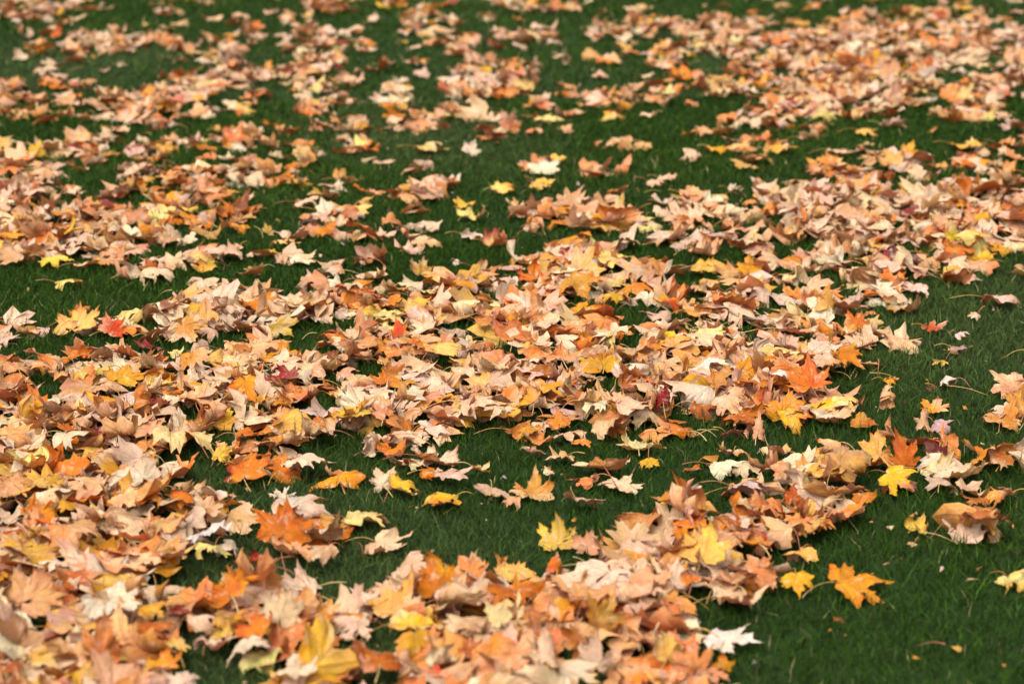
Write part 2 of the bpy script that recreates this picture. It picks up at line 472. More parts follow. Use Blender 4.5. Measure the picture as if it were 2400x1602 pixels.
# ------------------------------------------------------------------ how thickly leaves lie, read as drifts across the lawn (0 bare ... 4 heaped)
DRIFT = """
3333221222.11.3322222213333222211211222012212201
332111022202222211133222211223222322121231233312
002112220120002210032122222233333333223333333322
011333332233123322213323332223223333334444333333
122333313333223223122312212112233333333333333333
112222211232113312121232202222232133333333333323
002222122233333322221333322222232223344433333223
213321013333333332222333321122333333344333332333
320012233332223331321333323223332333344443333333
332334443323112322321222232333332213344433333332
332333443322213312333322022222211123333333222331
122222331211212222233212111210111133323212113212
211223101233222232332023201022222223220120000123
323333333333333133111212000022121232321122101223
333333332222223232001100120022102112100233202323
333331102223233121220000120022101012023333322332
442102333333331110122101022221210010133443222222
431223333333101322333222121121102233444444434444
333333333233102333221222333322223333444444444444
444444323333112331122111333333333333444444444444
444444333222233232222222123311233333444444444444
434443222232221011022011133333212233234444444433
222222233321122223121122234443321222344444333312
000000232232122223223333334433332233333344433212
000000022333332333333333444432232333233333321001
001221234444444444443344444432332332223333200022
221333344444444333332344444431333333233330010100
331232244444441233332344444443333333443333221100
312213321444443344444444444444444444444432221000
333323323444443443443444444444444444444310000001
444444444444444444344444444444444444443210010023
444444444444444444434444444444444444433210010033
444444444424432233334231443433431111111022210122
444444333134333311022100011111000121112233223443
444444422223211201111110110111000133333333211111
444444434420121001111010110111000123344330001333
444444444441233311100000022222323343443210000233
444444443322333311110000033223334444432000000000
444444431122133101111101122234444444321000000000
444444223333333113334433344444433444320000000000
444444444444443123444444444444431121000000000000
444444444444433344444434234444432100000000000000
444444441012344433444444444444443210000000000000
444444441001234421234444444444444200000000000000
""".replace('.', '0').split()
ROW_Y = [25.0 * k for k in range(16)] + [400 + 100 / 3 * k for k in range(12)] + [800 + 50.0 * k for k in range(8)] + [1200 + 50.25 * k for k in range(8)]
DR = np.array([[int(c) for c in r] for r in DRIFT])
PER_M2 = np.array([0.5, 11.0, 84.0, 360.0, 690.0])

def drift_level(px, py):
    c = np.clip((px / 50.0).astype(int), 0, 47)
    r = np.clip(np.searchsorted(ROW_Y, py, side='right') - 1, 0, len(ROW_Y) - 1)
    return DR[r, c]

leaves = []

def scatter():
    x = rng.uniform(-4.2, 4.2, 100000); y = rng.uniform(2.4, 13.8, 100000)
    dens_try = 100000 / (8.4 * 11.4)
    z = lawn_z(x, y)
    px, py, d = project(np.stack([x, y, z + 0.02], -1))
    lvl = drift_level(px, py)
    edge = np.minimum.reduce([drift_level(px - 45, py), drift_level(px + 45, py), drift_level(px, py + 28), drift_level(px, py - 28)])
    lvl = np.where((lvl >= 3) & (edge <= 1) & (py > 560) & (rng.uniform(0, 1, len(x)) < 0.75), 2, lvl)
    sin_t = CAM_H / np.hypot(y, CAM_H)
    want = PER_M2[lvl] * 1.25 * sin_t / (sin_t + 0.22)
    far = np.clip((430 - py) / 120.0, 0, 1)
    want = want * (1 - far * np.array([-4.0, -0.2, 0.25, 0.08, -0.1])[lvl])
    out = (px < -260) | (px > 2660) | (py > 1850) | (py < -90)
    keep = (rng.uniform(0, 1, len(x)) < want / dens_try) & ~out
    return x[keep], y[keep], lvl[keep], d[keep], px[keep], py[keep]

WARM = np.array([k in ('orangetan', 'peachorange', 'orange', 'gold', 'goldpeach', 'rust', 'goldyellow', 'redorange') for k in FILL_N])
def fill_colour(x, y, r):
    s = math.sin(2.3 * x + 0.9 * math.sin(1.7 * y)) * math.sin(1.5 * y + 1.1 * math.sin(1.9 * x) + 0.6)      # leaves of one tree lie together
    p = FILL_P * np.where(WARM, 1 + 0.85 * s, 1 - 0.35 * s)
    return str(r.choice(FILL_N, p=p / p.sum()))

def make_filler(x, y, lvl, dist, px, py):
    r = rng
    lf = Leaf(); lf.hero = None
    inside = -60 < px < 2460 and -60 < py < 1700
    lf.detail = 1 if (dist < 5.0 and inside) else 0
    form = str(r.choice(list('FWDCTR'), p=[0.14, 0.34, 0.22, 0.14, 0.09, 0.07]))
    P = shaped_leaf(lf.detail, form, r)
    lf.size = float(np.clip(r.normal(0.070 if dist > 4.2 else 0.079, 0.016), 0.036, 0.112))
    flip = r.uniform() < 0.5
    M = rot(r.uniform(0, 6.283), abs(r.normal(0, math.radians(10 + 3.2 * lvl))), r.uniform(0, 6.283), flip)
    V = (P * lf.size) @ M.T + [x, y, 0]
    S = samples(V, TPL[lf.detail]['tris'])
    V[:, 2] += rest_height(S, 0.72)
    lf.V = V; lf.form = form; lf.flip = flip
    lf.seed_uv = r.uniform(0, 60, 3)
    colour_leaf(lf, r, fill_colour(x, y, r), flip)
    lf.stem = r.uniform() < 0.30
    settle(samples(V, TPL[lf.detail]['tris']), 0.075)
    return lf

CATALOG = """
293 875 100 62 gold F 70
221 868 90 45 yellow W *
467 848 95 70 ochre F -70
654 875 92 50 crimson T 160 | crimson folded leaf beside the veined ochre leaf in the left pile | crimson folded leaf
579 909 95 70 gold/redorange F -60
335 926 42 95 peach R 90 | peach leaf rolled into a narrow upright blade in the left pile | narrow upright peach blade
238 946 112 62 gold W 30
351 994 86 62 peach F 100 | peach star leaf with its pale stem pointing at the viewer | peach leaf with pale stem
429 1035 146 70 olive D -20 | broad olive cream leaf lying over tan leaves at the grass edge | broad olive cream leaf
521 1062 48 46 yellow W 80
576 1093 118 82 orange/crimson F 85 | bright orange star leaf with crimson tips beside grass | crimson tipped orange star
600 1025 95 60 orange W -30
695 1025 95 48 gold W 10
726 1083 128 48 cream W 0 | long cream tan leaf whose long stem trails over the grass | long stemmed cream leaf
303 1113 120 86 palepink D 150 | pale pink veined leaf arching over the left drift | pale pink arching leaf
453 1141 98 44 cream D 0
661 1154 68 34 ivory F 60 | small ivory star leaf alone on grass above the deep orange leaf | small ivory star
129 1130 52 50 mustard F 20
440 1171 105 52 orange/crimson W 20
490 1178 80 62 peach F 80
732 994 110 56 dusty D 170
252 824 80 38 ivory W 0
413 825 38 30 yellowcream W *
360 836 66 34 peachorange D *
102 845 104 62 orange D 40
38 868 72 46 tan C *
150 838 62 42 orange W *
37 1018 78 66 peach D *
65 1066 92 56 yellowcream C -40
30 1134 96 66 tan D *
290 1172 72 62 peach F -50
150 1185 60 36 gold W *
133 1165 102 42 ivory R 10
208 1140 92 62 peach W *
948 1137 76 62 brightyellow C 30 | bright yellow leaf leaning on a pale curled leaf on grass | bright yellow leaning leaf
898 1124 66 68 palepink C 100 | pale curled leaf hugging the bright yellow leaf on the grass | pale leaf hugging yellow
1032 1171 100 42 goldyellow F 190 | flat pointed golden yellow leaf with brown spots on grass | flat golden pointed leaf
1021 1066 116 56 palepink D 20 | pale crumpled leaf heaped on the grass below the main pile | pale crumpled heap leaf
1069 1107 120 38 dusty D 10
1018 1110 76 30 orange W 0
967 1090 56 28 ivory W *
1127 1093 50 28 yellowcream W *
1154 1154 92 46 dusty D -90 | dusty grey tan leaf arched like a table on the grass | arched dusty grey leaf
1246 1130 106 92 ochre F 75 | tan gold star leaf standing upright on the open grass | upright tan gold star
1198 1178 48 40 tan W *
1403 1083 144 38 cream C 90 | wide cream leaf like spread wings on the grass | cream winged leaf
1311 1059 76 40 peach W *
1256 1052 52 24 rust W *
1362 1038 50 26 orange F *
1287 1101 28 25 ivory W *
1522 1086 52 32 brightyellow D -90 | small bright yellow domed leaf alone below the pale green cup | small yellow dome
1502 1025 120 58 palegreen C 80 | pale green cupped leaf with ruffled rim at the pile edge | pale green cupped leaf
1457 1134 114 50 cream F 60 | cream star leaf with a straight stem pointing at the viewer | cream star with stem
1365 1127 86 38 peachorange W 160
1369 1168 106 46 dusty D -60 | dusty pink domed leaf under the cream star leaf | dusty pink dome
906 974 74 62 orangetan F 80
1240 922 48 66 gold C 90
1294 912 92 38 gold D 10
1243 1012 66 50 gold W -80
1307 980 62 56 orange W 90
1144 954 142 60 palepeach D 0 | large pale peach leaf rippled across the middle pile | large pale peach leaf
1171 980 76 40 cream W *
1318 824 106 58 orangetan F 90 | broad orange tan veined leaf facing out of the middle pile | orange tan veined leaf
1181 861 80 38 cream D 180
1093 871 76 30 palepink F 0
1250 863 60 50 cream W *
926 892 116 56 orange/gold F 60
1338 882 32 46 orange R 90
1018 1004 80 42 palepink W 30
916 1045 74 50 orange D 40
977 1028 66 34 cream D *
1553 936 38 70 crimson R 80 | crimson brown leaf rolled upright in the middle pile | rolled crimson leaf
1478 950 106 46 palepeach D 20
1434 1005 100 60 peach W -60
1491 871 76 42 palepink D *
1485 822 96 40 tan D *
868 1040 38 60 palepink R 80
1059 817 106 34 goldcream W 0
1079 846 62 30 mustard W *
1828 945 120 86 gold F 120 | large gold leaf with raised lobes near the end of the middle pile | large gold leaf
1862 990 94 74 goldyellow/redorange F -60 | golden yellow leaf with reddish tips hanging over the grass | golden overhanging leaf
1890 873 110 92 deeporange F 80 | deep orange star leaf standing upright on the middle pile | upright deep orange star
1988 832 80 66 orange/gold F -40
1753 975 72 68 rust W -70
1706 943 78 86 palepeach W -80
1719 1018 64 28 crimson W *
1777 1000 32 72 tan R 80
1951 966 124 38 ivory W 0 | ragged ivory leaf along the right end of the middle pile | ragged ivory leaf
1981 943 66 36 yellowcream W *
1660 861 102 50 white D -20 | whitish veined leaf draped across the middle pile | whitish veined leaf
1937 850 94 46 palepeach W *
1820 876 72 30 white W *
2090 892 46 26 gold W 20 | small gold leaf curling over a rolled tan leaf on the grass | small curling gold leaf
2080 930 42 62 peach R 70
2223 893 42 28 white D * | small white curled leaf alone on dark grass | small white curl
2182 908 34 22 darkbrown W *
2204 850 40 22 yellow F *
2256 820 58 28 grey W * | withered grey leaf on grass past the end of the middle pile | withered grey leaf
2192 950 64 50 gold F 60 | gold leaf with three raised lobes above a rolled tan leaf | three lobed gold leaf
2165 991 42 78 tan R 80
2213 1001 68 42 lavender F -30 | pale lavender thin lobed leaf half sunk in the grass | pale lavender leaf
2346 970 98 92 ochre F 60 | ochre veined leaf standing on grass by the picture's right edge | ochre veined leaf
2390 940 60 100 ochre C 90
2026 984 66 40 rust W *
2052 1048 66 122 goldpeach T 90 | tall peach gold leaf standing like a sail on the grass | tall peach sail
2115 1050 80 114 deeporange/rust F 90 | deep orange upright leaf with a crimson tip beside the peach sail | deep orange crimson tipped leaf
2240 1088 192 86 cream/yellowcream C 20 | largest cream leaf with upswept wings on the grass at right | large cream upswept leaf
2193 1045 56 50 darkcrimson C 80
2104 1124 100 76 brightyellow F -40 | yellow leaf drooping its lobes onto the grass below the orange upright | drooping yellow leaf
1990 1085 110 86 tan W 30
1945 1046 80 40 peach R 150
2345 1072 62 66 rust W *
1720 1052 82 42 cream/gold W *
1815 1058 82 44 cream W 150
1706 1106 106 60 ivory D 10 | ivory crumpled leaf on grass in front of the middle pile | ivory crumpled leaf
1627 1094 46 20 rust W *
1753 1145 96 42 lavender D 0
1822 1108 70 60 tan W *
1858 1158 48 54 redorange F 90
1934 1130 100 66 yellowcream/tan W 40
2026 1165 62 46 orange F -70 | small orange star leaf lying in front of the drooping yellow leaf | small orange star
2285 1170 72 52 rust W *
2340 1165 88 56 goldpeach W *
1780 1170 42 58 peachorange W 90
1746 1178 46 42 peach W *
2206 1135 72 52 dusty W *
664 1220 156 112 deeporange/orange F 85 | deep orange maple leaf with spread lobes standing beside a pale pink leaf | deep orange spread leaf
760 1232 118 82 palepink D -30 | smooth pale pink leaf lying beside the deep orange spread leaf | smooth pale pink leaf
680 1290 106 66 peach D *
755 1302 76 56 tan D *
592 1310 92 46 redorange/crimson W 180
538 1372 94 108 orange/gold F 100 | golden orange leaf standing upright with a red tip at lower left | upright golden orange leaf
665 1420 118 102 palepeach F 80 | pale peach star leaf with raised points at lower left | pale peach star
592 1470 92 76 orange/redorange F 90
583 1530 106 76 cream D -90 | cream leaf with lobes drooping over a patch of dark grass | cream drooping lobes leaf
375 1545 104 68 gold/orange C 70 | gold orange leaf with upturned lobes at the dark grass patch | gold upturned leaf
418 1505 62 42 yellowcream F 60
486 1247 112 60 white D -40 | white veined leaf drooping near the dark grass at lower left | white veined drooping leaf
500 1290 92 42 yellowcream W -90
420 1432 78 42 crimson W 30 | crimson leaf end showing under tan leaves at lower left | low crimson leaf
362 1433 84 42 gold T 30
388 1397 106 50 palepeach R 20
262 1405 142 92 palepink D -30 | pale pinkish tan leaf with torn holes in the lower left pile | pale torn leaf
85 1385 154 122 tan C 60 | big tan cupped leaf with raised points by the lower left edge | big tan cupped leaf
178 1265 122 96 orangetan D -20 | orange tan leaf with ruffled edge on the lower left pile | ruffled orange tan leaf
185 1350 112 62 rust C *
303 1310 148 66 peachcream W 10 | long peach cream leaf across the lower left pile | long peach cream leaf
235 1485 84 132 orangetan T 95 | orange tan leaf folded upright in the lower left corner pile | folded upright orange leaf
112 1535 92 74 goldpeach D 30
748 1482 64 92 rust/orange W 80
688 1565 112 72 palepink D 20
410 1288 96 46 goldpeach W *
305 1585 124 62 peach C 80
420 1588 92 46 palepink D *
190 1575 84 62 mustard W *
15 1575 84 62 rust D *
390 1222 122 62 tan D *
308 1245 102 46 cream W *
370 1475 104 52 rust R 10
487 1460 124 40 palepeach R 10
505 1487 112 40 palepink W *
858 1217 122 46 yellowcream D 10 | yellow cream flat leaf on grass with its stem trailing behind | yellow cream flat leaf
905 1268 128 70 palepeach D -30 | pale spotted leaf on grass just below the yellow cream one | pale spotted leaf
922 1385 132 142 goldpeach F 60 | large peach gold leaf standing tall at the grass edge below centre | tall peach gold leaf
1022 1345 102 108 orange/goldyellow F 80 | orange gold upright leaf behind a white shell shaped leaf | orange gold upright leaf
1083 1388 130 56 palepink D 10 | white pink shell shaped leaf in the bottom pile | white pink shell leaf
990 1450 168 70 goldyellow F 10 | broad yellow star leaf spread across the bottom pile | broad yellow star
973 1513 98 78 mustard F -80 | rounded mustard yellow leaf hanging under the broad yellow star | rounded mustard leaf
885 1525 118 98 darkorange C 110 | dark orange triangular leaf beside the rounded mustard leaf | dark orange triangle leaf
1198 1330 118 76 goldpeach W 120 | peach gold leaf with antler like lobes in the bottom pile | antler lobed leaf
1205 1400 148 82 rust/orange W -70 | broad rusty orange leaf in the heart of the bottom pile | broad rusty leaf
1297 1325 40 66 deeporange R 90
1307 1246 98 94 goldpeach/yellow F 80 | yellow peach star leaf standing on grass at the bottom pile's far edge | yellow peach standing star
1375 1265 76 66 tan W *
1368 1385 158 86 peach D 20 | big peach shell shaped leaf in the bottom pile | big peach shell leaf
1512 1365 132 90 peach D -30
1425 1440 108 102 goldpeach F 70 | peach gold leaf with one tall pointed lobe in the bottom pile | tall pointed lobe leaf
1520 1425 122 66 dusty D -40
1490 1262 142 98 tan F 60 | tan star leaf rising at the far edge of the bottom pile | rising tan star
1440 1325 82 42 palepeach W *
1095 1465 118 52 tan W *
1168 1445 58 88 olive T 120
1192 1520 142 112 peachorange W -60
1277 1520 62 122 palepeach R 95
1345 1505 74 92 rust C *
1500 1570 114 88 orange F 90 | vivid orange leaf at the bottom edge of the picture | vivid orange bottom leaf
1107 1515 68 58 rust W *
1012 1580 74 58 redorange W *
1040 1535 84 58 palepink R 30
830 1475 88 56 cream W *
1565 1505 64 112 goldpeach W 90
1395 1525 84 102 dusty T 80
2019 1372 164 118 gold/orange F 20 | golden orange star leaf alone on the dark grass at lower right | lone golden orange star
2148 1224 56 56 yellow C 60 | small round yellow leaf alone on grass above the lone golden star | small round yellow leaf
2138 1275 28 14 tan W *
2375 1363 92 74 yellowcream W -60 | cream yellow crinkled leaf on grass by the lower right edge | cream crinkled leaf
1866 1370 88 70 brightyellow F -90 | bright yellow leaf with drooping lobes at the right end of the bottom pile | yellow drooping end leaf
1718 1495 142 76 white F -20 | white ragged leaf alone on dark grass right of the bottom pile | white ragged leaf
1743 1392 128 54 palepeach D 10
1655 1265 132 108 goldpeach/yellow F 70 | large yellow peach leaf topping the right half of the bottom pile | large yellow peach leaf
1836 1248 102 82 palepeach R 130
1765 1270 92 42 gold W *
1880 1225 88 62 orangetan D *
1920 1230 62 42 goldpeach W *
1630 1352 84 52 orange W *
1878 1300 88 42 goldpeach W *
1620 1530 98 112 peachorange F 80
1695 1552 64 44 gold W *
2310 1205 164 32 rust W 0
1660 1585 98 52 tan D *
1790 1340 92 82 orangetan D *
165 668 76 28 yellowcream F 10 | small cream leaf alone on the green strip at left | lone small cream leaf
130 615 80 40 yellow F 0 | yellow cream leaf at the lower rim of the left drift | yellow rim leaf
258 595 92 56 tan D -20 | pale tan veined leaf draped over the left drift's rim | tan veined rim leaf
204 620 72 24 cream W *
178 745 112 84 goldcream F 80 | cream gold star leaf standing at the grass strip on the left | cream gold standing star
268 760 82 64 redorange F 60 | red orange leaf beside the cream gold standing star | red orange side leaf
438 762 102 80 ochre F -60 | ochre leaf with dark veins facing the viewer in the left pile | dark veined ochre leaf
367 652 88 54 cream D -10 | cream veined leaf lying in front of a brown cupped leaf | cream leaf before brown cup
360 625 92 46 rust C *
477 618 68 40 yellow D *
521 590 100 38 palepeach W *
585 632 66 36 yellowcream W *
605 708 80 62 orange/gold F -60
528 748 80 52 dusty D *
660 762 80 64 mustard F -40
325 500 58 68 peach C 70
392 556 78 48 tan D 30
293 437 64 66 darkbrown W * | dark brown shrivelled leaf cluster standing in the left drift | dark shrivelled leaf
576 410 46 26 crimson W *
580 470 68 62 tan D 40
525 485 36 46 orange R 90
446 490 40 18 yellow W *
630 536 30 32 yellow F 80
668 570 76 26 yellowcream W *
685 546 88 28 palepeach W *
708 604 70 36 palepink W 20
777 635 62 44 palepink D *
722 515 40 30 purple C * | dark purple curled leaf among cream leaves above the grass gap | dark purple curl
722 475 70 32 cream W *
765 537 62 40 orange W *
177 447 56 22 cream W 0
20 590 74 62 tan D *
60 768 78 38 goldpeach W *
1171 557 84 52 tan/crimson T 30 | tan leaf folded open to its crimson inside alone on grass | tan crimson folded leaf
1110 547 70 28 ivory W 0 | ragged ivory leaf touching the tan and crimson folded leaf | ragged ivory neighbour
1107 498 74 38 yellowcream F 40 | cream yellow star leaf on grass above the ragged ivory leaf | cream yellow star
851 547 94 64 orange F -70 | bright orange leaf spilling onto grass left of a tan upright leaf | spilling orange leaf
820 500 48 52 rust W *
919 522 54 52 orangetan T 90 | small orange tan leaf standing like a V on the grass | orange tan V leaf
1000 570 82 40 palepeach W *
1005 528 68 32 palepink W *
963 552 50 36 cream W *
1178 437 58 32 goldcream F 40
1272 430 64 32 yellow F -30 | clear yellow leaf lying alone on grass under the white star | clear yellow leaf
1207 478 46 36 cream D 90
1280 480 50 44 orangetan F 80
1454 498 128 38 peachorange R 5 | long peach orange rolled leaf like a cigar on the grass | long rolled cigar leaf
1253 536 54 34 palepink R 40
990 622 58 48 ochre C 90 | tan brown leaf with three raised points on open grass | three pointed tan leaf
1072 614 22 17 white D *
1144 625 74 44 tan D *
876 638 86 32 cream W 20
851 610 64 34 rust/crimson W *
930 680 88 52 goldyellow F 130 | yellow gold leaf with forked lobes at the top of the centre pile | forked yellow gold leaf
868 682 66 30 redorange/rust W *
1253 632 84 60 orange/redorange F 100 | vivid orange leaf with reddish lobes atop the centre pile | vivid orange centre leaf
1437 608 96 46 yellowcream F 20 | pale yellow star leaf lying over the centre pile's far edge | pale yellow star
1358 672 102 74 ochre/orange D -60 | large ochre orange leaf with dark veins in the centre pile | large ochre orange leaf
1372 723 84 38 goldyellow/redorange F -30
1447 700 72 40 gold W *
1566 712 78 54 redorange/goldyellow F 50
1205 772 114 72 salmon F 90 | salmon red star leaf in the middle of the centre pile | salmon red star
1096 723 90 48 cream R 20 | cream rolled leaf with fine veins left of the salmon star | cream rolled veined leaf
919 745 96 42 yellowcream D 10
984 763 80 54 palepeach D *
1536 745 80 42 dusty W *
1178 668 78 28 palepink W *
818 773 64 44 cream D *
935 770 50 54 redorange F 90
1468 573 70 36 palegreen D *
1540 430 60 18 cream W 10
1563 415 60 18 cream W 0
1447 445 54 28 orangetan F *
1440 466 52 24 palepeach D *
2346 706 110 32 palepink D 10 | pale pink tan leaf lying alone on grass at the right edge | lone pale pink leaf
2192 763 66 30 redorange F 20 | small red orange leaf alone on the grass at right | lone red orange leaf
2283 742 32 24 white C *
2257 788 36 24 white W *
2114 710 90 48 ivory/gold W -60 | ivory leaf with golden tips hanging over the grass at right | ivory gold tipped leaf
2145 680 64 44 palepink D -90
1992 706 94 38 salmon F 0
1934 703 48 58 goldpeach T 80
1757 618 70 56 gold F 90 | gold star leaf raised on the right drift's lower edge | raised gold star
1648 622 70 42 yellow F -20
1655 575 90 50 palepeach D -20 | pale ribbed leaf at the left tip of the right drift | pale ribbed leaf
2243 540 54 56 yellowgreen F 90 | yellow green lobe standing up behind a red and gold leaf | yellow green upright lobe
2250 575 94 56 orange/crimson W 20 | orange leaf splashed with crimson under the yellow green lobe | crimson splashed orange leaf
2025 440 84 60 palepink D 60 | pale pink leaf crowning the top of the right drift | pale pink crowning leaf
2390 632 52 28 yellowcream W *
1950 620 88 56 dusty/crimson C *
2120 600 80 52 purple C *
2095 640 62 40 orange F *
2255 648 100 40 palepeach W 0
1872 760 142 64 palepeach W 10 | pale leaf riddled with holes on the far edge of the middle pile | pale holed leaf
2010 752 62 62 orange F 80
1720 698 122 46 peachorange W *
1670 775 92 42 yellowcream W *
1195 285 52 66 orangetan F 90 | orange tan leaf standing upright on the far grass | far upright orange leaf
1272 388 86 42 ivory F 80 | white star leaf alone with raised points on the green gap | lone white star
1010 345 108 36 goldcream D 20 | cream gold triangular leaf lying on the far grass | far cream triangle
1106 345 50 44 palepink F 60 | small pale star leaf tilted beside the far cream triangle | small pale tilted star
1288 278 72 30 yellowcream W 0
1325 303 46 28 peach W *
1423 272 46 26 yellow F *
984 142 50 22 gold W *
55 126 48 30 palepink T *
131 72 24 40 redorange F 90
2131 350 46 48 goldyellow T 60
2085 360 78 72 goldpeach T 100 | tan gold leaf with tall spikes behind the right drift | tall spiked tan leaf
1971 358 72 22 cream W 0
2030 308 56 20 goldcream W 0
2095 285 68 30 dusty D 0
1645 308 54 28 peach D *
1690 350 72 24 goldyellow F 0
1838 348 70 22 goldyellow F 0
1787 374 64 30 goldcream F *
1770 285 102 42 cream W *
2370 290 66 38 dusty D *
2265 340 82 22 yellow F 0
2283 375 64 30 gold/redorange F 90
2190 390 62 26 ochre D *
1444 340 78 46 orangetan W *
600 318 62 40 goldcream W *
303 270 48 40 palepink D *
870 40 40 30 palepink T *
""".strip().split('\n')

def read_catalog():
    rows = []
    for line in CATALOG:
        bits = [b.strip() for b in line.split('|')]
        f = bits[0].split()
        rows.append(dict(x=float(f[0]), y=float(f[1]), w=float(f[2]), h=float(f[3]), col=f[4], form=f[5],
                         yaw=None if f[6] == '*' else math.radians(float(f[6])),
                         label=bits[1] if len(bits) > 1 else None, short=bits[2] if len(bits) > 2 else None))
    return rows
HEROES = read_catalog()

def make_hero(h, idx):
    r = np.random.default_rng(1000 + idx)
    best = None
    x0, y0, dep = ground_at(h['x'], h['y'], 0.03)
    th = math.atan2(CAM_H, y0)
    detail = 2 if h['w'] * h['h'] > 2200 else 1
    for trial in range(9):                                # pick the natural curl and lean whose outline is closest in size
        rr = np.random.default_rng(1000 + idx * 31 + trial)
        P = shaped_leaf(detail, h['form'], rr)
        flip = bool(rr.uniform() < (0.35 if h['col'].split('/')[0] not in PALE else 0.7))
        yaw = h['yaw'] if h['yaw'] is not None else rr.uniform(0, 6.283)
        if h['form'] == 'R' and h['yaw'] is not None and math.sin(yaw) < 0.5: pass
        for tilt in np.radians([-12, 0, 12, 25, 38, 52, 66, 80]):
            if h['form'] in 'DC' and tilt > 0.95: continue
            M = rot(yaw, tilt, math.pi / 2 + rr.uniform(-0.5, 0.5), flip)
            Q = P @ M.T
            u = Q[:, 0]; v = Q[:, 1] * math.sin(th) + Q[:, 2] * math.cos(th)
            bw, bh = np.ptp(u), np.ptp(v)
            err = abs(math.log((bh / bw) / (h['h'] / h['w']))) + 0.05 * abs(tilt)
            if best is None or err < best[0]: best = (err, Q, bw, bh, flip)
    _, Q, bw, bh, flip = best
    s = math.sqrt(h['w'] * h['h'] / (bw * bh)) * dep / FPX
    s = min(max(s, 0.016), 0.108)
    gx, gy = x0, y0
    T = TPL[detail]['tris']
    near = None
    for it in range(14):
        V = Q * s + [gx, gy, 0]
        V[:, 2] += rest_height(samples(V, T), 0.93)
        px, py, d = project(V)
        ex, ey = h['x'] - (px.min() + px.max()) / 2, h['y'] - (py.min() + py.max()) / 2
        if near is None or abs(ex) + abs(ey) < near[0]: near = (abs(ex) + abs(ey), V)
        if near[0] < 2.0: break
        k = (0.85 if it < 4 else 0.45 if it < 9 else 0.25) * d.mean() / FPX
        gx += ex * k; gy -= ey * k / math.sin(th)
    V = near[1]
    lf = Leaf(); lf.hero = h; lf.detail = detail; lf.form = h['form']; lf.flip = flip; lf.size = s; lf.V = V
    lf.seed_uv = r.uniform(0, 60, 3)
    colour_leaf(lf, r, h['col'], flip)
    lf.stem = True
    settle(samples(V, T), 0.09)
    return lf

X, Y, LV, DS, PX, PY = scatter()
order = np.argsort(rng.uniform(0, 1, len(X)) + 0.0 * Y)
# keep the lawn clear right in front of and around the leaves that lie by themselves
hx = np.array([h['x'] for h in HEROES]); hy = np.array([h['y'] for h in HEROES])
hw = np.array([h['w'] for h in HEROES]); hh = np.array([h['h'] for h in HEROES])
for k in order:
    kx, ky = (0.45, 0.40) if LV[k] <= 2 else (0.26, 0.22)
    e = ((PX[k] - hx) / (hw * kx)) ** 2 + ((PY[k] - (hy + hh * 0.48)) / (hh * ky)) ** 2
    if e.min() < 1.0: continue
    if LV[k] <= 1:
        e = ((PX[k] - hx) / (hw * 0.9)) ** 2 + ((PY[k] - hy) / (hh * 0.9)) ** 2
        if e.min() < 1.0: continue
    leaves.append(make_filler(X[k], Y[k], int(LV[k]), DS[k], PX[k], PY[k]))
for idx in sorted(range(len(HEROES)), key=lambda i: HEROES[i]['y'] + 0.5 * HEROES[i]['h']):
    leaves.append(make_hero(HEROES[idx], idx))

# ------------------------------------------------------------------ which leaves show largest
def seen_sizes():
    W2, H2 = 400, 267
    pts, ids = [], []
    for i, lf in enumerate(leaves):
        V, T = lf.V, TPL[lf.detail]['tris']
        A, B, C = V[T[:, 0]], V[T[:, 1]], V[T[:, 2]]
        S = np.concatenate([V, (A + B + C) / 3, (A + B) / 2, (2 * A + B + C) / 4, (A + 2 * B + C) / 4, (A + B + 2 * C) / 4])
        pts.append(S); ids.append(np.full(len(S), i))
    P = np.concatenate(pts); I = np.concatenate(ids)
    px, py, d = project(P)
    c = np.floor(px * W2 / IW).astype(int); r_ = np.floor(py * H2 / IH).astype(int)
    ok = (c >= 0) & (c < W2) & (r_ >= 0) & (r_ < H2) & (d > 0.2)
    cell = (r_ * W2 + c)[ok]; d = d[ok]; I = I[ok]
    o = np.lexsort((d, cell)); cell, I = cell[o], I[o]
    first = np.concatenate([[True], cell[1:] != cell[:-1]])
    return np.bincount(I[first], minlength=len(leaves)), cell, I, first
seen, cell, I, first = seen_sizes()
front = np.full(400 * 267, -1); front[cell[first]] = I[first]
drop = set()
for i, lf in enumerate(leaves):                            # loose leaves that lie right across a leaf described by hand are taken away
    if lf.hero is None or not lf.hero['label']: continue
    mine = np.unique(cell[I == i])
    if len(mine) == 0 or seen[i] > 0.6 * len(mine): continue
    who, cnt = np.unique(front[mine], return_counts=True)
    for w_, c_ in zip(who, cnt):
        if w_ != i and c_ > 0.06 * len(mine) and (leaves[w_].hero is None or (not leaves[w_].hero['label'] and c_ > 0.12 * len(mine))): drop.add(int(w_))
leaves = [lf for i, lf in enumerate(leaves) if i not in drop]
seen = seen_sizes()[0]
def buried(i):
    lf = leaves[i]
    if lf.hero is not None or seen[i] > 0: return False
    px, py, d = project(lf.V.mean(0))
    return 60 < px < 2340 and 250 < py < 1540
keep_ids = [i for i in range(len(leaves)) if not (buried(i) and i % 10 < 8)]
leaves = [leaves[i] for i in keep_ids]; seen = seen[keep_ids]
hero_ids = [i for i, lf in enumerate(leaves) if lf.hero is not None and seen[i] > 0]
rank = sorted(range(len(leaves)), key=lambda i: -(seen[i] * (1.35 if leaves[i].hero is not None else 1.0)))
chosen = set(rank[:300])
for i in hero_ids:                                         # every leaf described by hand stays an object of its own
    if leaves[i].hero['label']: chosen.add(i)
chosen = sorted(chosen, key=lambda i: -(seen[i] + (1e6 if leaves[i].hero is not None and leaves[i].hero['label'] else 0)))[:300]

